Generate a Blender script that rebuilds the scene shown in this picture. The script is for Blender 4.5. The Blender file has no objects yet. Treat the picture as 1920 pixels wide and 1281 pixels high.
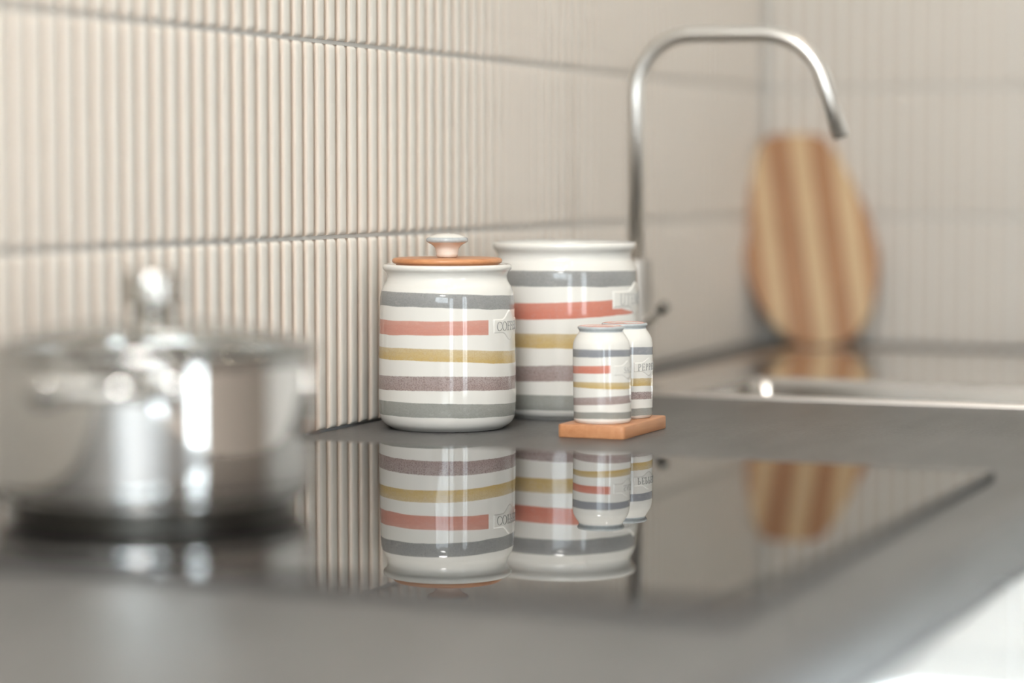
import bpy, bmesh, math, random
from mathutils import Vector, Matrix

random.seed(7)
S = bpy.context.scene
COL = S.collection
PI = math.pi
H = 0.9                                   # worktop height above the floor

# ---------------------------------------------------------------- camera
cam_d = bpy.data.cameras.new('camera')
cam = bpy.data.objects.new('camera', cam_d)
COL.objects.link(cam)
cam.location = (0.8926, 0.0, H + 0.2)
cam.rotation_euler = (math.radians(90 - 3.767), 0, math.radians(22.765))
cam_d.sensor_width = 36
cam_d.lens = 4684 / 1920 * 36
cam_d.clip_start = 0.01
cam_d.dof.use_dof = True
cam_d.dof.focus_distance = 1.975
cam_d.dof.aperture_fstop = 1.75
S.camera = cam

# ---------------------------------------------------------------- light, exposure
SKY = (0.84, 0.925, 1.0)
w = bpy.data.worlds.new('overcast_sky')
S.world = w
w.use_nodes = True
w.node_tree.nodes['Background'].inputs[0].default_value = (*SKY, 1)
w.node_tree.nodes['Background'].inputs[1].default_value = 10.0
S.view_settings.view_transform = 'Standard'
S.view_settings.look = 'None'
S.view_settings.exposure = 0.16
S.view_settings.gamma = 1.0
S.view_settings.use_curve_mapping = False
S.cycles.use_denoising = True
S.cycles.max_bounces = 10
S.cycles.diffuse_bounces = 6
S.cycles.glossy_bounces = 6
S.cycles.transparent_max_bounces = 12
S.cycles.sample_clamp_indirect = 12
S.cycles.caustics_reflective = False
S.cycles.caustics_refractive = False

RX, FY, BY, CZ = 3.45, -3.0, 2.914, 2.5     # room: right wall X, front wall Y, back wall Y, ceiling
# glazed openings: wall, range along the wall, height range
OPEN = [('right', -1.10, -0.32, 0.08, 2.25), ('front', 2.62, 3.38, 0.08, 2.25), ('front', 0.40, 2.45, 1.30, 2.40), ('back', 0.63, 1.30, 0.10, 0.54)]  # last two are added: fill for the end wall, brightness for the drawer fronts
for wall, u0, u1, z0, z1 in OPEN:           # daylight portals in the openings
    ld = bpy.data.lights.new('daylight_portal', 'AREA')
    ld.shape = 'RECTANGLE'
    ld.size = u1 - u0
    ld.size_y = z1 - z0
    ld.cycles.is_portal = True
    lo = bpy.data.objects.new('daylight_portal', ld)
    COL.objects.link(lo)
    um, zm = (u0 + u1) / 2, (z0 + z1) / 2
    if wall == 'right': lo.location = (RX + .10, um, zm); lo.rotation_euler = (PI / 2, 0, PI / 2)
    elif wall == 'front': lo.location = (um, FY - .10, zm); lo.rotation_euler = (PI / 2, 0, PI)
    else: lo.location = (um, BY + .11, zm); lo.rotation_euler = (PI / 2, 0, 0)

# ---------------------------------------------------------------- material helpers
def srgb(r, g, b):
    f = lambda c: (c / 255 / 12.92) if c / 255 <= .04045 else ((c / 255 + .055) / 1.055) ** 2.4
    return (f(r), f(g), f(b))


class V:
    """a scalar node output that can be added, multiplied ..."""
    def __init__(s, g, k): s.g, s.k = g, k
    def _m(s, op, a, b=None, c=None, clamp=False):
        n = s.g.nt.nodes.new('ShaderNodeMath'); n.operation = op; n.use_clamp = clamp
        for i, q in enumerate((a, b, c)):
            if q is None: continue
            if isinstance(q, V): s.g.nt.links.new(q.k, n.inputs[i])
            else: n.inputs[i].default_value = q
        return V(s.g, n.outputs[0])
    def __add__(s, o): return s._m('ADD', s, o)
    __radd__ = __add__
    def __sub__(s, o): return s._m('SUBTRACT', s, o)
    def __rsub__(s, o): return s._m('SUBTRACT', o, s)
    def __mul__(s, o): return s._m('MULTIPLY', s, o)
    __rmul__ = __mul__
    def __truediv__(s, o): return s._m('DIVIDE', s, o)
    def clamp(s): return s._m('ADD', s, 0.0, clamp=True)
    def abs(s): return s._m('ABSOLUTE', s)
    def pow(s, e): return s._m('POWER', s, e)
    def gt(s, o): return s._m('GREATER_THAN', s, o)
    def mod(s, o): return s._m('FLOORED_MODULO', s, o)
    def step(s, e):                       # soft step around 0 of half-width e
        return (s / (2 * e) + 0.5).clamp()


class G:
    def __init__(s, name, **kw):
        s.m = bpy.data.materials.new(name); s.m.use_nodes = True
        s.nt = s.m.node_tree
        s.b = s.nt.nodes['Principled BSDF']
        tc = s.nt.nodes.new('ShaderNodeTexCoord')
        s.obj = tc.outputs['Object']
        sp = s.nt.nodes.new('ShaderNodeSeparateXYZ'); s.nt.links.new(s.obj, sp.inputs[0])
        s.x, s.y, s.z = (V(s, sp.outputs[i]) for i in range(3))
        for k, v in kw.items(): s.set(k, v)
    def set(s, k, v):
        i = s.b.inputs[{'color': 'Base Color', 'rough': 'Roughness', 'metal': 'Metallic', 'ior': 'IOR', 'coat': 'Coat Weight',
                        'coat_rough': 'Coat Roughness', 'spec': 'Specular IOR Level', 'normal': 'Normal', 'aniso': 'Anisotropic'}[k]]
        if isinstance(v, V): s.nt.links.new(v.k, i)
        elif isinstance(v, bpy.types.NodeSocket): s.nt.links.new(v, i)
        elif isinstance(v, tuple): i.default_value = (*v, 1)
        else: i.default_value = v
    def noise(s, scale, detail=2.0, stretch=(1, 1, 1), rough=.5, offset=(0, 0, 0)):
        mp = s.nt.nodes.new('ShaderNodeMapping'); mp.inputs['Scale'].default_value = stretch
        mp.inputs['Location'].default_value = offset
        s.nt.links.new(s.obj, mp.inputs[0])
        n = s.nt.nodes.new('ShaderNodeTexNoise'); n.inputs['Scale'].default_value = scale
        n.inputs['Detail'].default_value = detail; n.inputs['Roughness'].default_value = rough
        s.nt.links.new(mp.outputs[0], n.inputs['Vector'])
        return V(s, n.outputs['Fac'])
    def mix(s, a, b, f):
        n = s.nt.nodes.new('ShaderNodeMix'); n.data_type = 'RGBA'
        for i, q in ((6, a), (7, b)):
            if isinstance(q, tuple): n.inputs[i].default_value = (*q, 1)
            else: s.nt.links.new(q, n.inputs[i])
        if isinstance(f, V): s.nt.links.new(f.k, n.inputs[0])
        else: n.inputs[0].default_value = f
        return n.outputs[2]
    def bump(s, h, dist=.001, strength=1.0):
        n = s.nt.nodes.new('ShaderNodeBump'); n.inputs['Distance'].default_value = dist
        n.inputs['Strength'].default_value = strength
        s.nt.links.new(h.k, n.inputs['Height']); s.set('normal', n.outputs[0])


def glass(name, tint=(.97, .985, .98)):
    m = bpy.data.materials.new(name); m.use_nodes = True
    nt = m.node_tree; nt.nodes.clear()
    o = nt.nodes.new('ShaderNodeOutputMaterial'); mx = nt.nodes.new('ShaderNodeMixShader')
    t = nt.nodes.new('ShaderNodeBsdfTransparent'); t.inputs[0].default_value = (*tint, 1)
    g = nt.nodes.new('ShaderNodeBsdfGlossy'); g.inputs['Roughness'].default_value = .01
    lw = nt.nodes.new('ShaderNodeLayerWeight'); lw.inputs['Blend'].default_value = .5   # Schlick reflectance, same from both sides
    pw = nt.nodes.new('ShaderNodeMath'); pw.operation = 'POWER'; pw.inputs[1].default_value = 5
    f = nt.nodes.new('ShaderNodeMath'); f.operation = 'MULTIPLY_ADD'; f.inputs[1].default_value = .96; f.inputs[2].default_value = .04
    nt.links.new(lw.outputs['Facing'], pw.inputs[0]); nt.links.new(pw.outputs[0], f.inputs[0])
    nt.links.new(f.outputs[0], mx.inputs[0]); nt.links.new(t.outputs[0], mx.inputs[1])
    nt.links.new(g.outputs[0], mx.inputs[2]); nt.links.new(mx.outputs[0], o.inputs[0])
    return m


def wood(name, c1, c2, axis, scale=1.0, rough=.45):
    g = G(name, rough=rough)
    st = [1.0, 1.0, 1.0]; st[axis] = 0.06
    n = g.noise(260 * scale, 5, tuple(st), .6)
    n2 = g.noise(45 * scale, 2, tuple(st))
    g.set('color', g.mix(c1, c2, ((n - .5) * 1.6 + (n2 - .5) * 1.4 + .5).clamp()))
    g.bump(n, .0002, .4)
    return g.m


MAT = {}
def mk():
    M = MAT
    # glazed fluted tile, glaze thins to a peach body colour along edges
    g = G('cream_glaze', rough=.28)
    n = g.noise(70, 3)
    g.set('color', g.mix((.68, .645, .585), (.73, .695, .64), n))
    g.bump(g.noise(160, 2), .0003, .25)
    M['tile'] = g.m
    g = G('cream_glaze_rib', rough=.26)
    n = g.noise(60, 3)
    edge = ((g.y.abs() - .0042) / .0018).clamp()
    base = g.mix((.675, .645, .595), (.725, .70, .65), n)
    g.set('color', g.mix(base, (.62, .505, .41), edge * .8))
    g.bump(g.noise(220, 2), .0002, .2)
    M['rib'] = g.m
    g = G('groove_glaze', color=(.46, .385, .32), rough=.4)
    M['groove'] = g.m
    g = G('grout', rough=.9); n = g.noise(900, 2)
    g.set('color', g.mix((.45, .44, .42), (.53, .52, .50), n)); M['grout'] = g.m
    g = G('plaster', rough=.9); n = g.noise(300, 3)
    g.set('color', g.mix((.79, .785, .77), (.83, .825, .81), n)); g.bump(n, .0004, .3); M['plaster'] = g.m
    g = G('greige_paint', color=(.50, .50, .49), rough=.9); M['greige'] = g.m
    g = G('rose_beige_paint', color=(.40, .345, .31), rough=.9); M['rose'] = g.m
    g = G('ceiling_paint', color=(.82, .81, .78), rough=.95); M['ceiling'] = g.m
    g = G('floor_stone', rough=.3); n = g.noise(6, 4)
    gx = (g.x.mod(.6) - .3).abs().gt(.2975); gy = (g.y.mod(.6) - .3).abs().gt(.2975)
    c = g.mix((.46, .43, .39), (.55, .52, .47), n)
    g.set('color', g.mix(c, (.30, .28, .26), (gx + gy).clamp())); M['floor'] = g.m
    # worktop: dark grey stone-look laminate with faint streaks
    g = G('worktop_laminate', ior=1.5)
    n = g.noise(38, 6, (1, .25, 1), .65); n2 = g.noise(420, 3, (1, .35, 1)); n3 = g.noise(7, 3)
    f = ((n - .5) * 1.7 + (n2 - .5) * .9 + (n3 - .5) * .8 + .5).clamp()
    g.set('color', g.mix((.052, .051, .051), (.110, .107, .106), f))
    g.set('rough', n2 * .16 + .34)
    g.bump(n2, .0002, .35); M['worktop'] = g.m
    g = G('black_ceramic_glass', color=(.006, .006, .0065), rough=.012, ior=1.9)
    M['hob'] = g.m
    g = G('bevel_ground_glass', color=(.012, .012, .012), rough=.45, ior=1.35); M['hob_edge'] = g.m
    # ceramics
    g = G('cream_ceramic', color=(.71, .695, .655), rough=.07); M['ceramic'] = g.m
    g = G('blue_grey_glaze', rough=.08); n = g.noise(420, 3)
    g.set('color', g.mix((.34, .375, .395), (.50, .53, .54), n)); M['rim_grey'] = g.m
    g = G('peach_wash_ceramic', rough=.08); n = g.noise(60, 2)
    g.set('color', g.mix((.72, .61, .53), (.73, .69, .635), n)); M['ceramic_peach'] = g.m
    M['ring_red'] = G('red_glaze_line', color=(.60, .16, .12), rough=.1).m
    M['letters'] = G('grey_relief_lettering', color=(.28, .277, .27), rough=.25).m
    M['letters_pale'] = G('pale_relief_lettering', color=(.42, .417, .405), rough=.25).m
    # wood
    M['beech'] = wood('beech_lid', (.46, .185, .075), (.60, .29, .135), 0, 1.0, .38)
    M['beech_tray'] = wood('beech_tray', (.44, .185, .08), (.60, .30, .15), 1, 1.0, .42)
    M['dark_wood'] = wood('acacia_strip', (.29, .122, .040), (.385, .178, .063), 2, .5, .5)
    M['light_wood'] = wood('maple_strip', (.50, .325, .165), (.58, .40, .215), 2, .5, .5)
    # metals
    g = G('polished_steel', color=(.60, .59, .575), metal=1.0, rough=.045); M['steel'] = g.m
    g = G('brushed_steel', color=(.70, .68, .65), metal=1.0); n = g.noise(500, 2, (1, 1, .02))
    g.set('rough', n * .1 + .26); M['brushed'] = g.m
    g = G('sink_steel', color=(.68, .66, .63), metal=1.0); n = g.noise(90, 2)
    g.set('rough', n * .03 + .09); M['sink'] = g.m
    g = G('satin_rim_steel', color=(.72, .69, .665), metal=1.0, rough=.30); M['sink_rim'] = g.m
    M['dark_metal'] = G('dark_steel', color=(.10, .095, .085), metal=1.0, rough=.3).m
    M['grey_steel'] = G('grey_steel', color=(.30, .285, .26), metal=1.0, rough=.35).m
    g = G('bowl_steel', color=(.42, .395, .37), metal=1.0, rough=.2); M['bowl'] = g.m
    M['knob_steel'] = G('satin_knob_steel', color=(.50, .48, .45), metal=1.0, rough=.16).m
    g = G('satin_tap_body', color=(.46, .43, .395), metal=1.0, rough=.5); M['tap_body'] = g.m
    M['white_gloss'] = G('white_gloss_lacquer', color=(.82, .865, .89), rough=.06, coat=.5).m
    M['white_matt'] = G('white_carcass', color=(.75, .75, .74), rough=.5).m
    M['plinth'] = G('plinth_grey', color=(.2, .2, .2), rough=.5).m
    M['frame'] = G('white_window_frame', color=(.8, .8, .79), rough=.35).m
    M['rubber'] = G('black_gasket', color=(.02, .02, .02), rough=.6).m
    M['lid_glass'] = glass('clear_lid_glass', (.96, .97, .965))
    M['pane'] = glass('window_glass')
    g = G('terrace_slab', color=(.55, .55, .53), rough=.8); M['terrace'] = g.m
    m = bpy.data.materials.new('warm_lamp'); m.use_nodes = True
    b = m.node_tree.nodes['Principled BSDF']
    b.inputs['Emission Color'].default_value = (1, .86, .70, 1); b.inputs['Emission Strength'].default_value = 100
    M['lamp'] = m
    m = bpy.data.materials.new('opal_diffuser'); m.use_nodes = True
    b = m.node_tree.nodes['Principled BSDF']
    b.inputs['Emission Color'].default_value = (1, .97, .93, 1); b.inputs['Emission Strength'].default_value = 54
    M['opal'] = m
mk()

# ---------------------------------------------------------------- mesh helpers
def link(name, me, mats, parent=None, smooth=True, loc=None):
    o = bpy.data.objects.new(name, me)
    COL.objects.link(o)
    for m in (mats if isinstance(mats, (list, tuple)) else [mats]):
        me.materials.append(MAT[m] if isinstance(m, str) else m)
    if smooth:
        me.polygons.foreach_set('use_smooth', [True] * len(me.polygons))
    if parent is not None: o.parent = parent
    if loc: o.location = loc
    return o


def mesh(vs, fs, mi=None):
    me = bpy.data.meshes.new('m')
    me.from_pydata([tuple(v) for v in vs], [], [tuple(f) for f in fs])
    if mi: me.polygons.foreach_set('material_index', mi)
    me.validate(); me.update()
    return me


def boxes(bl, bevel=0.0, seg=2):
    """list of (x0,x1,y0,y1,z0,z1) -> one mesh"""
    bm = bmesh.new()
    for x0, x1, y0, y1, z0, z1 in bl:
        r = bmesh.ops.create_cube(bm, size=1)
        for v in r['verts']:
            v.co = (x0 if v.co.x < 0 else x1, y0 if v.co.y < 0 else y1, z0 if v.co.z < 0 else z1)
    if bevel:
        bmesh.ops.bevel(bm, geom=list(bm.edges), offset=bevel, segments=seg, profile=.5, affect='EDGES')
    me = bpy.data.meshes.new('m'); bm.to_mesh(me); bm.free()
    return me


def sharpen(o, deg=35):
    me = o.data
    me.set_sharp_from_angle(angle=math.radians(deg))
    return o


def lathe(prof, seg=96, lean=0.0, mi=None):
    """prof: [(r,z)...]; axis ends where r==0"""
    vs, fs, ms, rows = [], [], [], []
    for r, z in prof:
        if r < 1e-7:
            rows.append([len(vs)]); vs.append((lean * z, 0, z))
        else:
            rows.append(list(range(len(vs), len(vs) + seg)))
            vs += [(r * math.cos(2 * PI * k / seg) + lean * z, r * math.sin(2 * PI * k / seg), z) for k in range(seg)]
    for i in range(len(rows) - 1):
        a, b = rows[i], rows[i + 1]
        for k in range(seg):
            k2 = (k + 1) % seg
            if len(a) == 1 and len(b) == 1: continue
            if len(a) == 1: f = (a[0], b[k2], b[k])
            elif len(b) == 1: f = (a[k], a[k2], b[0])
            else: f = (a[k], a[k2], b[k2], b[k])
            fs.append(f); ms.append(mi[i] if mi else 0)
    return mesh(vs, fs, ms)


def smooth_profile(pts, n=6):
    """Catmull-Rom through profile points"""
    out = []
    P = [pts[0]] + list(pts) + [pts[-1]]
    for i in range(1, len(P) - 2):
        p0, p1, p2, p3 = P[i - 1], P[i], P[i + 1], P[i + 2]
        for k in range(n):
            t = k / n
            q = []
            for j in range(2):
                a = 2 * p1[j]; b = p2[j] - p0[j]
                c = 2 * p0[j] - 5 * p1[j] + 4 * p2[j] - p3[j]; d = -p0[j] + 3 * p1[j] - 3 * p2[j] + p3[j]
                q.append(.5 * (a + b * t + c * t * t + d * t ** 3))
            out.append((max(q[0], 0), q[1]))
    out.append(pts[-1])
    return out


def tube(path, r, seg=20, caps=True, radii=None):
    path = [Vector(p) for p in path]
    vs, fs = [], []
    up = None
    n = len(path)
    for i, p in enumerate(path):
        t = (path[min(i + 1, n - 1)] - path[max(i - 1, 0)]).normalized()
        if up is None:
            up = t.orthogonal().normalized()
        up = (up - t * up.dot(t)).normalized()
        bi = t.cross(up)
        rr = radii[i] if radii else r
        for k in range(seg):
            a = 2 * PI * k / seg
            vs.append(p + up * (rr * math.cos(a)) + bi * (rr * math.sin(a)))
    for i in range(n - 1):
        for k in range(seg):
            k2 = (k + 1) % seg
            fs.append((i * seg + k, i * seg + k2, (i + 1) * seg + k2, (i + 1) * seg + k))
    if caps:
        fs.append(tuple(range(seg - 1, -1, -1))); fs.append(tuple((n - 1) * seg + k for k in range(seg)))
    return mesh(vs, fs)


def fillet(pts, rad, n=10):
    """polyline with rounded corners"""
    pts = [Vector(p) for p in pts]
    out = [pts[0]]
    for i in range(1, len(pts) - 1):
        a = (pts[i - 1] - pts[i]).normalized(); b = (pts[i + 1] - pts[i]).normalized()
        ang = a.angle(b)
        R = rad[i - 1] if isinstance(rad, (list, tuple)) else rad
        t = R / math.tan(ang / 2)
        c = pts[i] + (a + b).normalized() * (R / math.sin(ang / 2))
        s = pts[i] + a * t - c; e = pts[i] + b * t - c
        tot = s.angle(e)
        ax = s.cross(e).normalized()
        for k in range(n + 1):
            out.append(c + Matrix.Rotation(tot * k / n, 3, ax) @ s)
    out.append(pts[-1])
    return out


def prism(outline, y0, y1, bevel=0.0):
    """outline in (x,z), extruded along y"""
    bm = bmesh.new()
    a = [bm.verts.new((x, y0, z)) for x, z in outline]
    f = bm.faces.new(a)
    r = bmesh.ops.extrude_face_region(bm, geom=[f])
    for v in r['geom']:
        if isinstance(v, bmesh.types.BMVert): v.co.y = y1
    bmesh.ops.recalc_face_normals(bm, faces=list(bm.faces))
    if bevel:
        ed = [e for e in bm.edges if abs(e.verts[0].co.y - e.verts[1].co.y) < 1e-6]
        bmesh.ops.bevel(bm, geom=ed, offset=bevel, segments=3, profile=.5, affect='EDGES')
    me = bpy.data.meshes.new('m'); bm.to_mesh(me); bm.free()
    return me


def props(o, label=None, cat=None, group=None, kind=None):
    if label: o['label'] = label
    if cat: o['category'] = cat
    if group: o['group'] = group
    if kind: o['kind'] = kind
    return o


def thing(name, label, cat, loc=(0, 0, 0), rotz=0, group=None):
    o = bpy.data.objects.new(name, None)
    o.empty_display_size = .05
    COL.objects.link(o)
    o.location = loc; o.rotation_euler = (0, 0, rotz)
    return props(o, label, cat, group)


def face_camera(x, y):
    return math.atan2(cam.location.y - y, cam.location.x - x) + PI / 2

# ---------------------------------------------------------------- room shell
fl = link('floor', boxes([(-.12, RX + .12, FY - .12, BY + .12, -.1, 0)]), 'floor', smooth=False)
props(fl, 'pale square stone floor tiles of the kitchen', kind='structure')
ce = link('ceiling', boxes([(-.12, RX + .12, FY - .12, BY + .12, CZ, CZ + .1)]), 'ceiling', smooth=False)
props(ce, 'off white painted ceiling', kind='structure')
wl = link('wall_left', boxes([(-.12, -.010, FY - .12, BY + .12, 0, CZ)]), 'plaster', smooth=False)
props(wl, 'long kitchen wall clad in cream ribbed tiles behind the jars', kind='structure')
def wall_pieces(wall, a, b):
    """rectangles (u0,u1,z0,z1) of a wall from a to b around its openings"""
    ops = sorted(o[1:] for o in OPEN if o[0] == wall)
    out, u = [], a
    for u0, u1, z0, z1 in ops:
        out += [(u, u0, 0, CZ), (u0, u1, 0, z0), (u0, u1, z1, CZ)]; u = u1
    return out + [(u, b, 0, CZ)]


wb = link('wall_back', boxes([(a, b, BY + .010, BY + .12, c, d) for a, b, c, d in wall_pieces('back', -.010, RX + .12)]), 'plaster', smooth=False)
props(wb, 'end wall clad in cream ribbed tiles behind the cutting board', kind='structure')
wf = link('wall_front', boxes([(a, b, FY - .12, FY, c, d) for a, b, c, d in wall_pieces('front', -.010, RX + .12)]), 'greige', smooth=False)
props(wf, 'grey painted wall opposite the end wall', kind='structure')
wr = link('wall_right', boxes([(RX, RX + .12, a, b, c, d) for a, b, c, d in wall_pieces('right', FY, BY + .01)]), 'rose', smooth=False)
props(wr, 'rose beige painted wall with a floor-length window', kind='structure')
tr = link('trim_1', boxes([(RX + .12, RX + 4.5, FY - 4.5, BY + 1, -.12, -.02), (-1, RX + .12, FY - 4.5, FY - .12, -.12, -.02)]), 'terrace', smooth=False)
props(tr, 'pale terrace slab outside the windows', kind='structure')
wlab = ['white framed floor-length window in the side wall', 'white framed floor-length window in the grey wall',
        'added unseen high white framed window in the grey wall, lights the end wall', 'added low white framed window in the end wall, brightens the drawer fronts']
for i, (wall, u0, u1, z0, z1) in enumerate(OPEN):
    t, um = .05, (u0 + u1) / 2
    rects = [(u0, u0 + t, z0, z1), (u1 - t, u1, z0, z1), (u0 + t, u1 - t, z0, z0 + t), (u0 + t, u1 - t, z1 - t, z1)]
    panes = [(u0 + t, u1 - t)]
    if u1 - u0 > .75:
        rects.append((um - .025, um + .025, z0 + t, z1 - t)); panes = [(u0 + t, um - .025), (um + .025, u1 - t)]
    def slab(a, b, c, d, d0, d1):
        return {'right': (RX + d0, RX + d1, a, b, c, d), 'front': (a, b, FY - d1, FY - d0, c, d), 'back': (a, b, BY + d0, BY + d1, c, d)}[wall]
    f = link('window_%d' % (i + 1), boxes([slab(*r, .03, .09) for r in rects]), 'frame', smooth=False)
    props(f, wlab[i], kind='structure')
    for a, b in panes:
        link('window_pane', boxes([slab(a, b, z0 + t, z1 - t, .057, .063)]), 'pane', f, smooth=False)
# recessed downlights belong to the ceiling
trim_me = lathe([(.036, CZ - .001), (.036, CZ - .004), (.045, CZ - .004), (.047, CZ), (.036, CZ)], 32)
lamp_me = lathe([(0, CZ - .0022), (.035, CZ - .0022)], 32)
for x, y in ((.75, .55), (.75, 1.15), (.75, 1.75), (.75, 2.35), (2.0, .2), (2.0, 1.4), (2.0, -1.2)):
    a = link('downlight_ring', trim_me if not trim_me.users else trim_me, [] if trim_me.materials else 'brushed', ce)
    a.location = (x, y, 0)
    b = link('downlight_lens', lamp_me, [] if lamp_me.materials else 'lamp', ce)
    b.location = (x, y, 0)

# two flush ceiling lamps with opal diffusers light the kitchen from above
base_me = lathe([(0, CZ), (.29, CZ), (.30, CZ - .01), (.30, CZ - .045), (.285, CZ - .05)], 64)
opal_me = lathe(smooth_profile([(.286, CZ - .05), (.27, CZ - .062), (.20, CZ - .075), (.10, CZ - .081), (0, CZ - .083)], 4), 64)
for x, y in ((.62, -.15), (1.2, -2.0)):
    a = link('lamp_base', base_me, [] if base_me.materials else 'brushed', ce); a.location = (x, y, 0)
    b = link('lamp_diffuser', opal_me, [] if opal_me.materials else 'opal', ce); b.location = (x, y, 0)

# ---------------------------------------------------------------- ribbed tiles
TW, TH, NR = .300, .1528, 16
PITCH = TW / NR
GAPV, GAPH = .0013, .0030
TH0 = .0033                                # rib height over the tile body


def rib_data(h):
    W = .0126
    prof = [(-.5 * W, -.0005), (-.5 * W + .0001, .0012), (-.5 * W + .0006, .0023), (-.5 * W + .0017, .0030), (-.5 * W + .0036, TH0),
            (.5 * W - .0036, TH0), (.5 * W - .0017, .0030), (.5 * W - .0006, .0023), (.5 * W - .0001, .0012), (.5 * W, -.0005)]
    secs = [(0, 1.0, .25), (.0007, .96, .70), (.0024, .99, .97), (.005, 1, 1)]
    secs = secs + [(h - a, b, c) for a, b, c in reversed(secs)]
    vs, fs = [], []
    n = len(prof)
    for z, sy, sx in secs:
        vs += [(px * sx, py * sy, z) for py, px in prof]
    for i in range(len(secs) - 1):
        for k in range(n - 1):
            a = i * n + k
            fs.append((a, a + 1, a + n + 1, a + n))
    fs.append(tuple(range(n - 1, -1, -1))); fs.append(tuple((len(secs) - 1) * n + k for k in range(n)))
    return vs, fs


RH = TH - GAPH
rib_v, rib_f = rib_data(RH)
rib_me = mesh(rib_v, rib_f)
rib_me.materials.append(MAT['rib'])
rib_me.polygons.foreach_set('use_smooth', [True] * len(rib_me.polygons))
rib_me.set_sharp_from_angle(angle=math.radians(50))
body_cache = {}


def tile(parent, u0, n, row, frame):
    """a fluted tile n ribs wide whose left edge is at u0 along the wall; frame(u, depth) -> world x,y,rot"""
    wdt = n * PITCH
    if round(wdt, 4) not in body_cache:
        me = boxes([(-.0055, 0, GAPV / 2, wdt - GAPV / 2, 0, RH)], .0004, 1)
        me.materials.append(MAT['groove'])
        body_cache[round(wdt, 4)] = me
    t = bpy.data.objects.new('tile', body_cache[round(wdt, 4)])
    COL.objects.link(t); t.parent = parent
    x, y, rz = frame(u0)
    t.location = (x, y, H + row * TH + GAPH / 2); t.rotation_euler = (0, 0, rz)
    k = 0
    while k < n - .01:
        fr = min(1.0, n - k)                 # the last rib of a cut tile is narrower
        if fr >= .3:
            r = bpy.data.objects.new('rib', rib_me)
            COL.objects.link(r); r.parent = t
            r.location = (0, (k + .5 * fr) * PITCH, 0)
            if fr < .999: r.scale = (1, fr, 1)
        k += 1


def tile_rest(parent, spans, frame, name):
    """ribs out of the frame, joined"""
    vs, fs = [], []
    for u0, n, row in spans:
        for k in range(int(n)):
            u = u0 + (k + .5) * PITCH
            b = len(vs)
            vs += [(a, u + q, H + row * TH + GAPH / 2 + c) for a, q, c in rib_v]
            fs += [tuple(b + i for i in f) for f in rib_f]
    o = link(name, mesh(vs, fs), 'tile', parent)
    x, y, rz = frame(0)
    o.location = (x, y, 0); o.rotation_euler = (0, 0, rz)
    sharpen(o, 50); o['kind'] = 'stuff'
    o['label'] = 'further cream ribbed tiles of the same wall'
    return o


left = lambda u: (-TH0, u, 0)                                # faces +X
back = lambda u: (u, BY + TH0, -PI / 2)                      # faces -Y ; local +Y runs along +X
GF = .0025                                  # grout lies this far behind the rib faces
def grout(parent, u0, u1, joints, frame, corner=False):
    bl = [(-.0055, TH0 - GF, u0, u1, H + k * TH - GAPH / 2, H + k * TH + GAPH / 2) for k in range(1, 5)]
    for k in range(4):
        bl += [(-.0055, TH0 - GF - .0006, u - GAPV / 2, u + GAPV / 2, H + k * TH + GAPH / 2, H + (k + 1) * TH - GAPH / 2) for u in joints]
    if corner: bl.append((-.0055, .0062, -.0060, .0022, H, H + 4 * TH))      # bead in the corner of the two walls
    o = link('grout', boxes(bl), 'grout', parent, smooth=False)
    x, y, rz = frame(0)
    o.location = (x, y, 0); o.rotation_euler = (0, 0, rz)
grout(wl, .01, BY, [1.81 + j * TW for j in range(-2, 4)], left)
grout(wb, .004, .602, [.002 + TW], back, True)
for row in range(3):
    for j in range(-2, 3):
        tile(wl, 1.81 + j * TW, NR, row, left)
    tile(wl, 1.81 + 3 * TW, (BY - .001 - 1.81 - 3 * TW) / PITCH, row, left)


def back_tile(u0, n, row):
    tile(wb, u0, n, row, back)


# on the end wall the tile's local +Y must run along +X: rotate by -90 degrees about Z, so local +X faces -Y
for row in range(3):
    for j in range(2):
        back_tile(.002 + j * TW, NR, row)
def tile_backing(parent, rects, frame):
    o = link('tile_backing', boxes([(-.0055, 0, a, b, c, d) for a, b, c, d in rects]), 'groove', parent, smooth=False)
    x, y, rz = frame(0)
    o.location = (x, y, 0); o.rotation_euler = (0, 0, rz)
tile_backing(wl, [(.01, 1.2095, H, H + 3 * TH), (.01, BY - .001, H + 3 * TH + .0016, H + 4 * TH - .0016)], left)
tile_backing(wb, [(.003, .602, H + 3 * TH + .0016, H + 4 * TH - .0016)], back)
tile_rest(wl, [(.01, NR * 4, r) for r in range(3)] + [(.01, 154, 3)], left, 'tile_field')
tile_rest(wb, [(.002, 2 * NR, 3)], back, 'tile_field')

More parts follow.
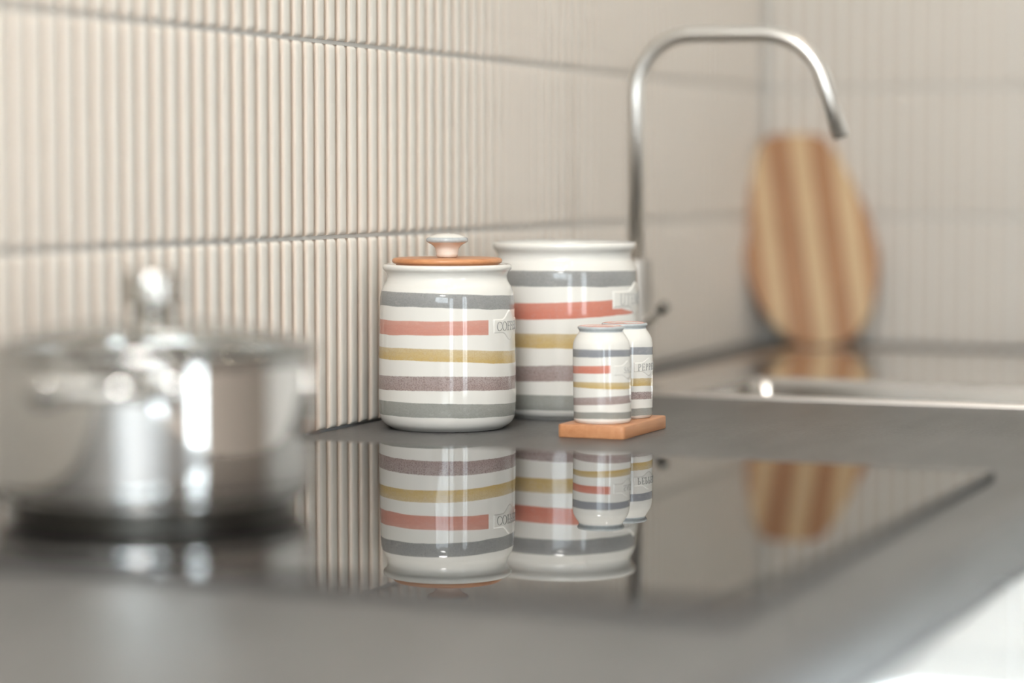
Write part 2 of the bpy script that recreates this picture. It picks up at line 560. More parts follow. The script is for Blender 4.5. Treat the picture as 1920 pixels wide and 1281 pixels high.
# ---------------------------------------------------------------- worktop
CX = .598
HOLE = (.144, .506, 2.178, 2.392)
def build_worktop():
    xs = [(.0005, 0), (HOLE[0], 0), (HOLE[1], 0), (CX - .009, 0), (CX - .0062, -.0005), (CX - .0036, -.0018), (CX - .0016, -.0040), (CX - .0004, -.0066), (CX, -.0095)]
    yb = [.30, HOLE[2], HOLE[3], BY - .0005]
    T = -.036
    vs, fs = [], []
    def vid(i, j, top): return (i * len(yb) + j) * 2 + (0 if top else 1)
    for i, (x, z) in enumerate(xs):
        for y in yb:
            vs.append((x, y, H + z)); vs.append((x, y, H + T))
    solid = lambda i, j: 0 <= i < len(xs) - 1 and 0 <= j < len(yb) - 1 and not (i == 1 and j == 1)
    for i in range(len(xs) - 1):
        for j in range(len(yb) - 1):
            if not solid(i, j): continue
            fs.append((vid(i, j, 1), vid(i + 1, j, 1), vid(i + 1, j + 1, 1), vid(i, j + 1, 1)))
            fs.append((vid(i, j, 0), vid(i, j + 1, 0), vid(i + 1, j + 1, 0), vid(i + 1, j, 0)))
            for di, dj, a, b in ((-1, 0, (i, j + 1), (i, j)), (1, 0, (i + 1, j), (i + 1, j + 1)),
                                 (0, -1, (i, j), (i + 1, j)), (0, 1, (i + 1, j + 1), (i, j + 1))):
                if not solid(i + di, j + dj):
                    fs.append((vid(*a, 1), vid(*a, 0), vid(*b, 0), vid(*b, 1)))
    o = link('worktop', mesh(vs, fs), 'worktop')
    sharpen(o, 40)
    props(o, 'long dark grey stone-look worktop along the tiled wall', 'worktop')
build_worktop()

# ---------------------------------------------------------------- hob
HX0, HX1, HY0, HY1, HT = .034, .5517, 1.0714, 1.6368, .006
hob = thing('induction_hob', 'black glass induction hob reflecting the striped jars', 'hob', ((HX0 + HX1) / 2, (HY0 + HY1) / 2, H))
hx, hy = (HX1 - HX0) / 2, (HY1 - HY0) / 2
bv = .0012
vs = [(-hx + bv, -hy + bv, HT), (hx - bv, -hy + bv, HT), (hx - bv, hy - bv, HT), (-hx + bv, hy - bv, HT)]
link('glass_plate', mesh(vs, [(0, 1, 2, 3)]), 'hob', hob, smooth=False)
o = []
for q, (d, z) in enumerate(((bv, HT), (.0004, HT - .0006), (.0, .0002), )):
    o += [(-hx + d, -hy + d, z), (hx - d, -hy + d, z), (hx - d, hy - d, z), (-hx + d, hy - d, z)]
fs = []
for q in range(2):
    for k in range(4):
        k2 = (k + 1) % 4
        fs.append((q * 4 + k, (q + 1) * 4 + k, (q + 1) * 4 + k2, q * 4 + k2))
fs.append((8, 11, 10, 9))
e = link('bevelled_edge', mesh(o, fs), 'hob_edge', hob, smooth=False)
e['label'] = 'dark ground edge round the black glass'

# ---------------------------------------------------------------- striped glaze
def bands_material(name, R, bands, lean=0.0, seed=0.0):
    """each band: dict(t=(l,c,r), b=(l,c,r) in mm at sin=-.97,0,.97 ; col, col2 (speckle), col3 (upper tint), smax, mott, fine)"""
    g = G(name, rough=.07)
    s = (g.x - g.z * lean) / R
    s2 = s * s
    wob = (g.noise(38, 2, (1, 1, .6), .5, (seed, 0, 0)) - .5) * .0022
    rag = (g.noise(900, 3, (1, 1, .6), .6, (0, seed, 0)) - .5)
    spk = g.noise(1050, 4, (1, 1, 1.3), .75, (0, 0, seed))
    blot = g.noise(240, 4, (1, 1, 1.6), .6, (seed, seed, 0))
    strk = g.noise(120, 3, (.25, .25, 3.0), .6, (seed * 2, 0, 0))
    front = (g.y * -1).gt(0)
    cur = g.mix((.695, .68, .64), (.725, .712, .675), g.noise(30, 2))
    for B in bands:
        def curve(q):
            l, c, r = (a / 1000 for a in q)
            k1 = (r - l) / (2 * .97); k2 = ((r + l) / 2 - c) / (.97 ** 2)
            return s * k1 + s2 * k2 + c
        ragk = B.get('rag', .0006)
        zt = curve(B['t']) + wob * .55 + rag * ragk
        zb = curve(B['b']) + wob * .8 - rag * ragk
        m = (zt - g.z).step(.00025) * (g.z - zb).step(.00025)
        if 'smax' in B:
            m = m * ((B['smax'] - s).step(.006) + (1 - front)).clamp()
            m = m * ((s + 2).step(.01))
        if 'notch' in B:                     # brush tail that runs on below the label
            s0, zn, s1 = B['notch']
            tail = (s - s0).gt(0) * (g.z - (zn / 1000)).step(.0003)
            m = m * (1 - tail * front)
            taper = ((s - (s1 - .16)) / .16).clamp()
            m = m * ((zb + (1 - taper * .65) * (zn / 1000 - zb) - g.z).step(.0003) + (s - s0).gt(0) * -1 + 1).clamp() * ((s1 - s).step(.012))
        t = ((g.z - zb) / (zt - zb)).clamp()
        col = g.mix(B['col'], B['col3'], (t.pow(1.6) * B.get('grad', .6) + (strk - .5) * .9).clamp())
        col = g.mix(col, B['col2'], ((spk - .5) * B.get('fine', 2.0) + (blot - .5) * B.get('mott', 1.6) + .18).clamp())
        col = g.mix(col, (.70, .685, .645), ((blot - .5) * B.get('fade', 1.0)).clamp())
        cur = g.mix(cur, col, m * .97)
    g.set('color', cur)
    return g.m


def C(name):
    return {
        'grey': dict(col=(.285, .287, .288), col2=(.185, .187, .19), col3=(.335, .337, .335), mott=3.2, fine=2.8),
        'blue': dict(col=(.275, .285, .315), col2=(.20, .21, .24), col3=(.31, .32, .345), mott=1.2, fine=1.0),
        'red': dict(col=(.63, .215, .150), col2=(.53, .15, .10), col3=(.68, .30, .225), mott=1.4, fine=.5, rag=.0004, fade=.5),
        'yellow': dict(col=(.585, .42, .165), col2=(.49, .325, .095), col3=(.62, .52, .35), mott=2.6, fine=2.4, grad=.9),
        'purple': dict(col=(.40, .31, .295), col2=(.20, .13, .125), col3=(.46, .40, .385), mott=1.6, fine=6.0, rag=.0011, fade=.5, grad=.8),
        'green': dict(col=(.315, .32, .298), col2=(.225, .23, .212), col3=(.35, .353, .33), mott=3.0, fine=2.4),
    }[name].copy()


def B(kind, t, b, **kw):
    d = C(kind); d['t'] = t; d['b'] = b; d.update(kw)
    for q in ('col', 'col2', 'col3'): d[q] = tuple(.87 * v for v in d[q])
    return d

# ---------------------------------------------------------------- relief lettering
def arc(cx, cy, rx, ry, a0, a1, n, thick, thin):
    """list of ((x,y),(x,y)) pairs across an elliptical stroke, heavier at the sides"""
    out = []
    for i in range(n + 1):
        a = math.radians(a0 + (a1 - a0) * i / n)
        wv = thin + (thick - thin) * abs(math.cos(a)) ** 1.5
        out.append(((cx + (rx - wv) * math.cos(a), cy + (ry - wv) * math.sin(a)), (cx + rx * math.cos(a), cy + ry * math.sin(a))))
    return out


def bar(x0, y0, x1, y1, wd):
    d = Vector((x1 - x0, y1 - y0)); L = d.length
    n = Vector((-d.y, d.x)) / L * wd / 2
    k = 4
    return [((x0 + d.x * i / k - n.x, y0 + d.y * i / k - n.y), (x0 + d.x * i / k + n.x, y0 + d.y * i / k + n.y)) for i in range(k + 1)]


TK, TN, SF = .10, .05, .045
def serif(x, y, wd=.30): return bar(x - wd / 2, y, x + wd / 2, y, SF)
def glyph(c):
    """strokes and advance width, cap height 1"""
    h = SF / 2
    if c == 'C': return [arc(.44, .5, .44, .52, 48, 318, 22, TK, TN), bar(.76, .72, .76, .96, .05), bar(.74, .13, .80, .26, .05)], .86
    if c == 'O': return [arc(.46, .5, .46, .52, 0, 360, 30, TK, TN)], .98
    if c == 'U': return [bar(.17, .98, .17, .32, TK), arc(.43, .32, .325, .34, 180, 360, 14, TK, TN), bar(.72, .98, .72, .32, TN), serif(.17, 1 - h), serif(.72, 1 - h, .26)], .92
    if c == 'S': return [arc(.30, .745, .24, .27, 40, 250, 14, TN * 1.4, TN), arc(.30, .26, .27, .28, -150, 70, 16, TN * 1.6, TN), bar(.20, .60, .40, .41, TK), bar(.49, .78, .49, .95, .05), bar(.05, .06, .05, .25, .05)], .64
    L = {
        'F': ([bar(.16, .02, .16, .98, TK), bar(.16, 1 - h, .55, 1 - h, SF), bar(.16, .52, .46, .52, SF), bar(.55, .80, .55, 1, .05), bar(.46, .43, .46, .61, .045), serif(.16, h, .34), serif(.10, 1 - h, .2)], .64),
        'E': ([bar(.16, .02, .16, .98, TK), bar(.10, 1 - h, .55, 1 - h, SF), bar(.16, .52, .46, .52, SF), bar(.10, h, .60, h, SF), bar(.55, .82, .55, 1, .05), bar(.60, 0, .60, .20, .05), bar(.46, .43, .46, .61, .045), serif(.08, h, .16)], .70),
        'T': ([bar(.37, .02, .37, .98, TK), bar(.03, 1 - h, .71, 1 - h, SF), bar(.03, .79, .03, 1, .05), bar(.71, .79, .71, 1, .05), serif(.37, h, .34)], .78),
        'N': ([bar(.15, .02, .15, .98, TN), bar(.13, .98, .79, .03, TK), bar(.80, .02, .80, .98, TN), serif(.15, h, .28), serif(.80, 1 - h, .28)], .98),
        'I': ([bar(.17, .02, .17, .98, TK), serif(.17, h, .34), serif(.17, 1 - h, .34)], .38),
        'L': ([bar(.17, .02, .17, .98, TK), bar(.17, h, .60, h, SF), bar(.60, 0, .60, .22, .05), serif(.12, h, .24), serif(.17, 1 - h, .34)], .66),
        'A': ([bar(.08, .02, .42, .98, TN), bar(.40, .98, .76, .02, TK), bar(.20, .36, .62, .36, SF), serif(.08, h, .26), serif(.76, h, .30)], .88),
        'P': ([bar(.16, .02, .16, .98, TK), arc(.24, .73, .36, .27, -90, 90, 12, TK, TN), bar(.10, 1 - h, .26, 1 - h, SF), bar(.16, .487, .26, .487, SF), serif(.16, h, .34)], .68),
        'R': ([bar(.16, .02, .16, .98, TK), arc(.24, .74, .34, .26, -90, 90, 12, TK, TN), bar(.10, 1 - h, .26, 1 - h, SF), bar(.16, .505, .26, .505, SF), bar(.34, .50, .72, .03, TK), serif(.16, h, .34), serif(.72, h, .2)], .80),
    }
    return L[c]


def wrap(R, ang0, lean):
    """(u along the surface, z, height) -> local point; ang 0 faces local -Y, positive to +X"""
    def f(u, z, h):
        a = ang0 + u / R
        return ((R + h) * math.sin(a) + lean * z, -(R + h) * math.cos(a), z)
    return f


def lettering(text, height, wf, zc, h0, h1, xs=1.0, track=.06):
    adv = [glyph(c)[1] + track for c in text]
    tot = sum(adv) * height * xs
    u = -tot / 2
    vs, fs = [], []
    for c, a in zip(text, adv):
        for st in glyph(c)[0]:
            b = len(vs)
            for p, q in st:
                for (x, y) in (p, q):
                    for hh in (h1, h0):
                        vs.append(wf(u + x * height * xs, zc + (y - .5) * height, hh))
            n = len(st)
            for i in range(n - 1):
                k = b + i * 4
                fs += [(k, k + 2, k + 6, k + 4), (k + 1, k, k + 4, k + 5), (k + 2, k + 3, k + 7, k + 6)]
            fs += [(b, b + 1, b + 3, b + 2), (b + (n - 1) * 4, b + (n - 1) * 4 + 2, b + (n - 1) * 4 + 3, b + (n - 1) * 4 + 1)]
        u += a * height * xs
    me = mesh(vs, fs)
    bm = bmesh.new(); bm.from_mesh(me); bmesh.ops.recalc_face_normals(bm, faces=list(bm.faces)); bm.to_mesh(me); bm.free()
    return me


def plaque(W, t0, peak, bw, wf, zc, hp, nu=90, nv=60):
    """raised label plate with an ogee crest above and below"""
    mg = .0012
    hv = t0 + peak + mg
    vs, fs = [], []
    for j in range(nv + 1):
        for i in range(nu + 1):
            u = -W - mg + (2 * W + 2 * mg) * i / nu
            v = -hv + 2 * hv * j / nv
            tt = t0 + (peak * (.5 + .5 * math.cos(PI * min(abs(u) / bw, 1))))
            d = min(W - abs(u), (tt - abs(v)) * .8)
            q = max(0, min(1, (d + .0006) / .0019)); q = q * q * (3 - 2 * q)
            vs.append(wf(u, zc + v, -.0007 + (hp + .0007) * q))
    for j in range(nv):
        for i in range(nu):
            a = j * (nu + 1) + i
            fs.append((a, a + 1, a + nu + 2, a + nu + 1))
    return mesh(vs, fs)

# ---------------------------------------------------------------- the COFFEE jar
jc = (.0733, 1.8186)
coffee = thing('storage_jar', 'striped ceramic jar with COFFEE on a raised label', 'jar', (*jc, H), face_camera(*jc))
Rc = .0547
prof = smooth_profile([(0, .0008), (.020, .0006), (.0425, .0002), (.0468, .0012), (.0516, .0048), (.0541, .0105), (.0549, .020),
                       (.0549, .045), (.0544, .070), (.0540, .088), (.0537, .1010), (.0530, .1078), (.0514, .1128), (.0493, .1162), (.0481, .1195),
                       (.0481, .1222), (.0494, .1250), (.0513, .1270), (.0516, .1292), (.0505, .1307), (.0485, .1308), (.0468, .1300),
                       (.0455, .1270), (.0450, .1200), (.0490, .1050), (.0500, .060), (.0490, .012), (.040, .006), (0, .0055)], 5)
bands = [B('grey', (109.9, 109.3, 106.3), (98.6, 98.2, 95.4)),
         B('red', (87.5, 87.9, 88.8), (75.9, 76.8, 76.4), smax=.59, col=(.62, .275, .215), col2=(.53, .19, .14), col3=(.68, .39, .32)),
         B('yellow', (65.8, 65.9, 62.4), (56.4, 56.2, 52.6)),
         B('purple', (43.1, 44.8, 42.4), (31.8, 33.6, 32.0)),
         B('green', (23.2, 23.5, 20.9), (11.8, 12.3, 10.9))]
link('jar_body', lathe(prof, 128), bands_material('coffee_stripes', Rc, bands, 0, 3.1), coffee)
wf = wrap(.0539, math.radians(65), 0)
pq = link('label_plaque', plaque(.0222, .0062, .0064, .0115, wf, .0830, .0007), 'ceramic', coffee)
pq['label'] = 'raised cream label with curved crest'
link('lettering', lettering('COFFEE', .0070, wrap(.0539, math.radians(63.5), 0), .0829, .0005, .00100, 1.0, .05), 'letters', pq)

lid = thing('jar_lid', 'round beech lid with white ceramic knob on the COFFEE jar', 'lid', (*jc, H + .1308), face_camera(*jc))
lp = [(0, -.004), (.0405, -.004), (.041, .0004), (.0425, .0006), (.0436, .0014), (.0440, .0026), (.0436, .0039), (.0425, .0047), (.0405, .0050), (0, .0050)]
sharpen(link('wooden_disc', lathe(lp, 96), 'beech', lid), 60)
sl = link('silicone_seal', lathe([(.0405, -.0062), (.0440, -.0062), (.0444, -.0045), (.0435, -.0030), (.0405, -.0030)], 64), 'white_matt', lid)
kp = smooth_profile([(0, .0051), (.0062, .0051), (.0078, .0056), (.0087, .0072), (.0089, .0095), (.0096, .0125), (.0115, .0148), (.0145, .0166), (.0160, .0174)], 5)
kn = link('knob', lathe(kp, 64), 'ceramic_peach', lid)
kr = smooth_profile([(.0158, .0173), (.0165, .0181), (.0168, .0192), (.0165, .0202), (.0157, .0210), (.0147, .0213)], 4)
link('knob_band', lathe(kr, 64), 'rim_grey', kn)
kt = smooth_profile([(.0149, .0212), (.0132, .0222), (.0098, .0235), (.0055, .0243), (0, .0246)], 5)
link('knob_cap', lathe(kt, 64), 'ceramic', kn)

# ---------------------------------------------------------------- the UTENSILS jar
ju = (.1195, 1.9566)
uten = thing('utensil_jar', 'tall open striped ceramic jar with UTENSILS on a raised label', 'jar', (*ju, H), face_camera(*ju))
Ru = .0618
prof = smooth_profile([(0, .0008), (.022, .0006), (.0505, .0002), (.0545, .0012), (.0590, .0045), (.0612, .0095), (.0619, .018), (.0620, .050),
                       (.0618, .085), (.0614, .105), (.0611, .117), (.0604, .1232), (.0585, .1282), (.0566, .1316), (.0563, .1346), (.0573, .1374),
                       (.0595, .1400), (.0605, .1420), (.0605, .1438), (.0595, .1453), (.0580, .1454)], 5)
link_prof = prof
bands = [B('grey', (122.3, 123.3, 121.9), (109.8, 110.2, 109.3)),
         B('red', (95.9, 97.4, 100.0), (82.5, 83.9, 87.0), notch=(.64, 91.6, .92)),
         B('yellow', (71.0, 71.8, 71.0), (59.2, 59.9, 59.2)),
         B('purple', (42.9, 46.0, 46.0), (30.0, 32.7, 32.5)),
         B('green', (20.0, 21.1, 20.5), (7.3, 8.4, 7.6))]
link('jar_body', lathe(prof, 128), bands_material('utensil_stripes', Ru, bands, 0, 9.7), uten)
rl = smooth_profile([(.0581, .14535), (.0572, .1451), (.0564, .1444)], 4)
link('rim_line', lathe(rl, 96), 'rim_grey', uten)
ip = smooth_profile([(.0565, .1446), (.0553, .1420), (.0540, .135), (.0552, .125), (.0572, .110), (.0575, .050), (.0565, .012), (.045, .0065), (0, .006)], 5)
link('jar_inside', lathe(ip, 96), 'ceramic', uten)
wf = wrap(.0615, math.radians(73), 0)
pq = link('label_plaque', plaque(.0355, .0072, .0068, .016, wf, .0992, .0008, 120, 60), 'ceramic', uten)
pq['label'] = 'raised cream label with curved crest'
link('lettering', lettering('UTENSILS', .0094, wrap(.0615, math.radians(72), 0), .0990, .0006, .00112, .92, .06), 'letters_pale', pq)

# ---------------------------------------------------------------- salt and pepper on a beech tray
TX0, TX1, TY0, TY1, TT = .1838, .2384, 1.7795, 1.8780, .0102
tray = thing('shaker_tray', 'small beech tray under the salt and pepper shakers', 'tray', ((TX0 + TX1) / 2, (TY0 + TY1) / 2, H))
a, b = (TX1 - TX0) / 2, (TY1 - TY0) / 2
bm = bmesh.new()
r = bmesh.ops.create_cube(bm, size=1)
for v in r['verts']:
    v.co = (a * (1 if v.co.x > 0 else -1), b * (1 if v.co.y > 0 else -1), TT * (v.co.z > 0))
ed = [e for e in bm.edges if abs(e.verts[0].co.z - e.verts[1].co.z) > 1e-4]
bmesh.ops.bevel(bm, geom=ed, offset=.0030, segments=4, profile=.5, affect='EDGES')
ed = [e for e in bm.edges if abs(e.verts[0].co.z - e.verts[1].co.z) < 1e-6 and e.calc_face_angle(0) > .8]
bmesh.ops.bevel(bm, geom=ed, offset=.0010, segments=2, profile=.5, affect='EDGES')
me = bpy.data.meshes.new('m'); bm.to_mesh(me); bm.free()
sharpen(link('tray_board', me, 'beech_tray', tray), 40)

Rs = .0224


def shaker(name, label, xy, text, theight, pang, tang, bands, lean, seed, lmat, pz, rot):
    t = thing(name, label, 'shaker', (*xy, H + TT), rot)
    pts = [(0, .0006), (.012, .0003), (.0198, .0001), (.0213, .0007), (.0222, .0022), (.0224, .005), (.0225, .030), (.0224, .055), (.0221, .0600),
           (.0212, .0635), (.0195, .0666), (.0180, .0688), (.0171, .0704)]
    body = link('shaker_body', lathe(smooth_profile(pts, 5), 96, lean), bands_material(text.lower() + '_stripes', Rs, bands, lean, seed), t)
    rp = smooth_profile([(.0171, .0703), (.0171, .0713), (.0177, .0722), (.0182, .0731), (.0182, .0739), (.0177, .0746), (.0167, .0748)], 4)
    link('rim_band', lathe(rp, 72, lean), 'rim_grey', t)
    tp = link('perforated_top', lathe([(.0168, .0748), (.0158, .0748), (.0148, .0746), (.008, .0745), (0, .0745)], 72, lean), 'ceramic', t)
    link('red_ring', lathe([(.0163, .07478), (.0161, .07490), (.0156, .07488), (.0152, .07465)], 72, lean), 'ring_red', tp)
    wf = wrap(.0223, math.radians(pang), lean)
    pq = link('label_plaque', plaque(.0158, .0046, .0034, .0085, wf, pz, .0005, 80, 50), 'ceramic', t)
    pq['label'] = 'raised cream label with curved crest'
    link('lettering', lettering(text, theight, wrap(.0223, math.radians(tang), lean), pz, .0003, .00074, .92, .06), lmat, pq)
    return t


ss = (.2100, 1.8085)
o = TT * 1000
sub = lambda q: tuple(v - o for v in q)
bs = [B('blue', sub((67.5, 67.9, 67.0)), sub((61.4, 62.2, 61.8)), mott=.8, fine=.6, fade=.3),
      B('red', sub((54.5, 55.7, 55.9)), sub((48.7, 49.7, 49.6)), smax=.30),
      B('yellow', sub((42.2, 42.9, 41.9)), sub((38.0, 37.9, 36.6)), mott=.8, fine=.5, fade=.4),
      B('purple', sub((29.7, 31.7, 31.9)), sub((24.0, 25.6, 25.8)), mott=1.0, fine=1.2, rag=.0004),
      B('green', sub((18.8, 19.8, 19.0)), sub((13.6, 14.5, 13.8)), mott=.8, fine=.6, fade=.3)]
shaker('salt_shaker', 'striped ceramic shaker marked SALT, nearer one on the beech tray', ss, 'SALT', .0046, 63, 66, bs, -.018, 1.7, 'letters_pale', .0415, face_camera(*ss))
sp = (.2108, 1.8552)
bs = [B('blue', sub((66.1, 67.2, 66.3)), sub((60.0, 61.2, 60.2)), fade=.6),
      B('yellow', sub((41.6, 42.6, 41.6)), sub((35.4, 36.6, 35.4))),
      B('purple', sub((30.9, 32, 30.9)), sub((25.2, 26, 25.2)), fine=6.0),
      B('green', sub((18.1, 19, 18.1)), sub((12.3, 13.2, 12.3)))]
shaker('pepper_shaker', 'striped ceramic shaker marked PEPPER, farther one on the beech tray', sp, 'PEPPER', .0054, 58, 56.5, bs, 0, 5.3, 'letters', .0408, face_camera(*sp))

# ---------------------------------------------------------------- pot on the hob
pp = (.1383, 1.2587)
PZ = H + HT
pot = thing('cooking_pot', 'shiny stainless steel pot on the black hob', 'pot', (*pp, PZ), face_camera(*pp))
pr = smooth_profile([(0, .0055), (.060, .0055), (.0785, .0055), (.0845, .0066), (.0890, .0100), (.0916, .0160), (.0926, .024), (.0928, .060), (.0928, .0860), (.0932, .0900),
                     (.0950, .0925), (.0962, .0935), (.0962, .0948), (.0945, .0950), (.0925, .0940), (.0915, .0915), (.0912, .070), (.0912, .022), (.082, .0095), (0, .009)], 5)
link('pot_body', lathe(pr, 128), 'steel', pot)
sharpen(link('base_shade_disc', lathe([(0, 0), (.0795, 0), (.0808, .0008), (.0810, .0052), (.0800, .0060), (0, .0060)], 96), 'dark_metal', pot), 40)  # added dark disc, stands in for the shadow gap under the pot
for sgn in (0, PI):
    ha = math.radians(-17) + sgn
    dr = Vector((math.sin(ha), -math.cos(ha), 0)); tg = Vector((math.cos(ha), math.sin(ha), 0))
    zz = Vector((0, 0, .076))
    pts = [dr * .0905 - tg * .036 + zz, dr * .113 - tg * .036 + zz + Vector((0, 0, .003)), dr * .128 + zz * 1.06,
           dr * .113 + tg * .036 + zz + Vector((0, 0, .003)), dr * .0905 + tg * .036 + zz]
    pth = fillet([pts[0], dr * .130 - tg * .034 + zz + Vector((0, 0, .005)), dr * .130 + tg * .034 + zz + Vector((0, 0, .005)), pts[4]], .018, 10)
    hd = link('handle', tube(pth, .0048, 20), 'steel', pot)
    for sg in (-1, 1):
        c = dr * .0862 + tg * .036 * sg + zz
        b_ = link('rivet_plate', tube([c + dr * 0.0, c + dr * .006, c + dr * .0075], .0085, 20, True, [.009, .009, .0065]), 'steel', hd)

plid = thing('pot_lid', 'clear glass lid with steel knob on the pot', 'lid', (*pp, PZ + .0950), face_camera(*pp))
dome = smooth_profile([(.0915, .0012), (.080, .0062), (.060, .0118), (.035, .0158), (.010, .0176), (0, .0177)], 6)
link('glass_dome', lathe(dome, 96), 'lid_glass', plid)
link('steel_rim', lathe(smooth_profile([(.0900, .0002), (.0940, .0), (.0962, .0004), (.0968, .0018), (.0955, .0030), (.0925, .0034), (.0900, .0024), (.0900, .0002)], 3), 128), 'steel', plid)
kn = link('knob', lathe(smooth_profile([(0, .0232), (.0105, .0232), (.0160, .0240), (.0178, .0260), (.0180, .0320), (.0178, .0400), (.0166, .0436), (.0125, .0450), (.005, .0453), (0, .0453)], 5), 64), 'knob_steel', plid)
link('knob_stem', lathe([(.0145, .0160), (.0145, .0178), (.0100, .0190), (.0072, .0210), (.0068, .0235)], 48), 'steel', kn)

# ---------------------------------------------------------------- sink and tap
SX0, SX1, SY0, SY1 = .070, .540, 2.155, 2.800
sink = thing('kitchen_sink', 'stainless steel inset sink with polished drainer', 'sink', (0, 0, H))
HX = (.150, .500, 2.184, 2.386)
xs = [SX0 + .012, HX[0], HX[1], SX1 - .012]; yy = [SY0 + .012, HX[2], HX[3], SY1 - .012]
vs = [(x, y, .0012) for x in xs for y in yy]
fs = [(i * 4 + j, (i + 1) * 4 + j, (i + 1) * 4 + j + 1, i * 4 + j + 1) for i in range(3) for j in range(3) if not (i == 1 and j == 1)]
link('drainer', mesh(vs, fs), 'sink', sink, smooth=False)
# raised rim frame
def frame_loop(d): return [(SX0 + d, SY0 + d), (SX1 - d, SY0 + d), (SX1 - d, SY1 - d), (SX0 + d, SY1 - d)]
vs, fs = [], []
pf = [(0, .0003), (.0002, .0012), (.0014, .0026), (.004, .0034), (.0085, .0034), (.0112, .0024), (.0125, .0010)]
for d, z in pf: vs += [(x, y, z) for x, y in frame_loop(d)]
for i in range(len(pf) - 1):
    for k in range(4):
        k2 = (k + 1) % 4
        fs.append((i * 4 + k, i * 4 + k2, (i + 1) * 4 + k2, (i + 1) * 4 + k))
sharpen(link('sink_rim', mesh(vs, fs), 'sink_rim', sink), 50)
# bowl with rounded corners
def rr(x0, x1, y0, y1, r, n=6):
    out = []
    for cx, cy, a in ((x1 - r, y1 - r, 0), (x0 + r, y1 - r, 90), (x0 + r, y0 + r, 180), (x1 - r, y0 + r, 270)):
        out += [(cx + r * math.cos(math.radians(a + 90 * k / n)), cy + r * math.sin(math.radians(a + 90 * k / n))) for k in range(n + 1)]
    return out
vs, fs, rings = [], [], []
for d, z, r in ((.0, .0012, .002), (.0008, -.001, .006), (.002, -.006, .02), (.004, -.10, .03), (.010, -.135, .035), (.028, -.150, .03), (.06, -.153, .02)):
    rg = rr(HX[0] + d, HX[1] - d, HX[2] + d, HX[3] - d, r)
    rings.append(range(len(vs), len(vs) + len(rg))); vs += [(x, y, z) for x, y in rg]
for a_, b_ in zip(rings, rings[1:]):
    n = len(a_)
    for k in range(n):
        fs.append((a_[k], b_[k], b_[(k + 1) % n], a_[(k + 1) % n]))
fs.append(tuple(reversed(rings[-1])))
link('bowl', mesh(vs, fs), 'bowl', sink)
dr_ = link('drain_strainer', lathe([(0, -.1515), (.030, -.1515), (.034, -.1505), (.038, -.1520)], 40), 'brushed', sink)
dr_.location = ((HX[0] + HX[1]) / 2, (HX[2] + HX[3]) / 2, 0)

fx, fy = .0947, 2.200
tap = thing('kitchen_tap', 'brushed steel tap with tall arched spout beside the sink', 'tap', (fx, fy, H + .0012))
bp = [(0, 0), (.0225, 0), (.0228, .003), (.0215, .0048), (.0162, .0056), (.0158, .010), (.0157, .112), (.0150, .1175), (.0130, .1212), (.0090, .1226), (0, .1228)]
sharpen(link('tap_body', lathe(smooth_profile(bp, 4), 64), 'tap_body', tap), 50)
path = fillet([(0, 0, .118), (0, 0, .3310), (.1664, 0, .3285), (.1962, 0, .2355)], [.054, .062], 16)
sp_ = link('spout', tube(path, .0073, 28), 'brushed', tap)
e0 = Vector((.1962, 0, .2355)); dv = (Vector((.1962, 0, .2355)) - Vector((.1664, 0, .3285))).normalized()
link('aerator', tube([e0 - dv * .001, e0 + dv * .0012, e0 + dv * .0014], .0062, 24, True, [.0064, .0064, .005]), 'dark_metal', sp_)
lv = link('lever', tube([(.012, -.004, .0630), (.0175, -.006, .0655), (.0235, -.008, .0705), (.030, -.010, .0765)], .0042, 18, True, [.0060, .0046, .0044, .0050]), 'brushed', tap)
link('lever_tip', tube([(.028, -.0094, .0747), (.0345, -.0115, .0806), (.0355, -.0118, .0815)], .0052, 18, True, [.0054, .0056, .0042]), 'grey_steel', lv)

# ---------------------------------------------------------------- cutting board leaning in the corner
K = 2.99 / 4684                             # metres per photographed pixel at the board
px = [(270, 90), (286, 64), (315, 48), (370, 41), (425, 39), (490, 40), (540, 48), (577, 70), (610, 115), (655, 190), (700, 272), (745, 362), (782, 452), (806, 530), (818, 610),
      (815, 690), (803, 765), (783, 840), (752, 908), (706, 960), (650, 988), (570, 1000), (490, 994), (432, 972), (375, 928), (312, 862), (268, 795), (234, 715), (213, 640),
      (203, 560), (202, 480), (208, 390), (222, 290), (240, 195), (256, 130)]
tilt = math.radians(8.2)                    # lean of the strips in the board's own plane
ox, oz = 570, 1000
out2 = []
for X, Z in px:
    x = (X - ox) / 2.4625 * K; z = (oz - Z) / 2.4625 * K / math.cos(math.radians(15))
    out2.append((x, z))
cb = thing('cutting_board', 'egg-shaped cutting board of brown and pale wood strips leaning in the corner', 'cutting board', (.0965, 2.840, H + .0015), math.radians(14))
TB = .018
sa, ca = math.sin(tilt), math.cos(tilt)
rot2 = [(x * ca + z * sa, -x * sa + z * ca) for x, z in out2]      # strips vertical in this frame
lean_m = Matrix.Rotation(math.radians(-14), 4, 'X') @ Matrix.Rotation(-tilt, 4, 'Y')
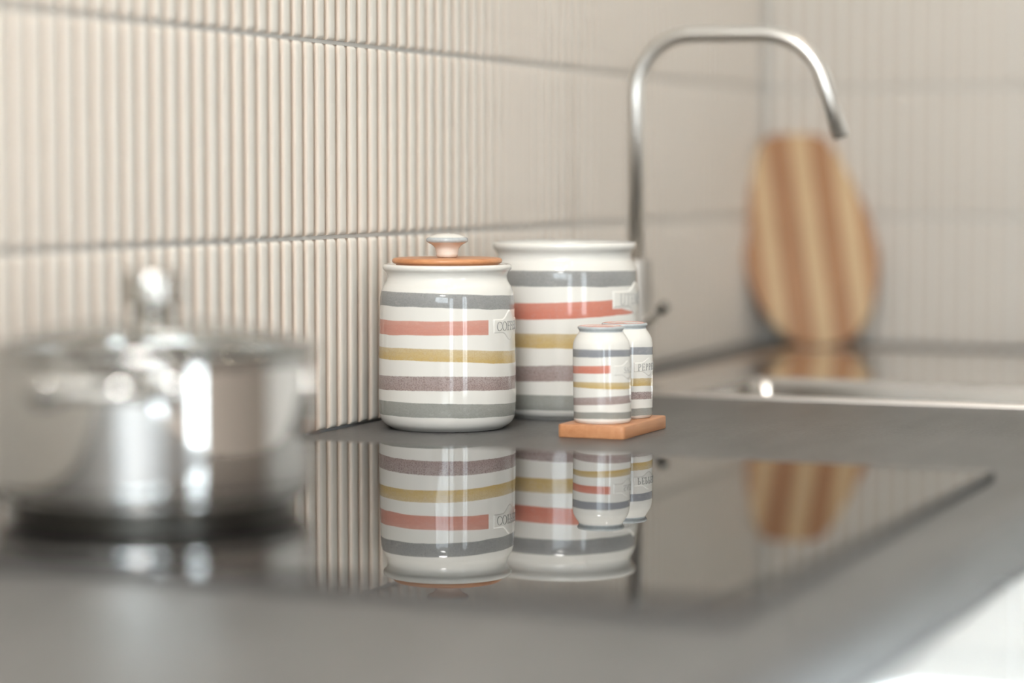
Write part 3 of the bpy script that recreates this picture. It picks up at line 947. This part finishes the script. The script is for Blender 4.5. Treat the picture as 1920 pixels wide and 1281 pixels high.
def clip(poly, x0, x1):
    for lim, s in ((x0, 1), (x1, -1)):
        res = []
        for i in range(len(poly)):
            p, q = poly[i], poly[(i + 1) % len(poly)]
            ip, iq = (p[0] - lim) * s >= 0, (q[0] - lim) * s >= 0
            if ip: res.append(p)
            if ip != iq:
                t = (lim - p[0]) / (q[0] - p[0]); res.append((lim, p[1] + t * (q[1] - p[1])))
        poly = res
        if not poly: return poly
    return poly
# strip borders, measured half way up the board
bord = []
for X in (180, 278, 352, 466, 553, 650, 733, 860):
    x = (X - ox) / 2.4625 * K; z = (oz - 500) / 2.4625 * K / math.cos(math.radians(15))
    bord.append(x * ca + z * sa)
for i in range(7):
    pl = clip(rot2, bord[i] + .00008, bord[i + 1] - .00008)
    if len(pl) < 3: continue
    me = prism(pl, 0, TB)
    st = link('wood_strip', me, 'dark_wood' if i % 2 == 0 else 'light_wood', cb, smooth=False)
    st.matrix_local = lean_m
    st['label'] = 'brown wood strip' if i % 2 == 0 else 'pale wood strip'
    bv_ = st.modifiers.new('round', 'BEVEL'); bv_.width = .0012; bv_.segments = 2; bv_.limit_method = 'ANGLE'; bv_.angle_limit = math.radians(60)

# ---------------------------------------------------------------- base cabinets under the worktop
Yc = [.364, .964, 1.564, 2.164, 2.764]
names = ['white gloss drawer cabinet nearest the camera under the worktop', 'white gloss drawer cabinet under the black hob',
         'white gloss drawer cabinet between the hob and sink cabinets', 'white gloss drawer cabinet under the sink']
for i in range(4):
    y0, y1 = Yc[i], Yc[i + 1]
    top = H - .036
    c = thing('base_cabinet', names[i], 'cabinet', (0, (y0 + y1) / 2, 0), group='base cabinets under the worktop')
    hw = (y1 - y0) / 2
    low = (.10, .60) if i == 3 else (.10, top - .001)
    link('carcass', boxes([(.02, .558, -hw + .0005, hw - .0005, *low)]), 'white_matt', c, smooth=False)
    zz = [.103, .365, .627, top - .018]
    for k in range(3):
        d = link('drawer_front', boxes([(.560, .580, -hw + .002, hw - .002, zz[k] + .002, zz[k + 1] - .002)], .0012, 2), 'white_gloss', c)
        sharpen(d, 12)
    link('plinth', boxes([(.50, .515, -hw, hw, 0, .1)]), 'plinth', c, smooth=False)
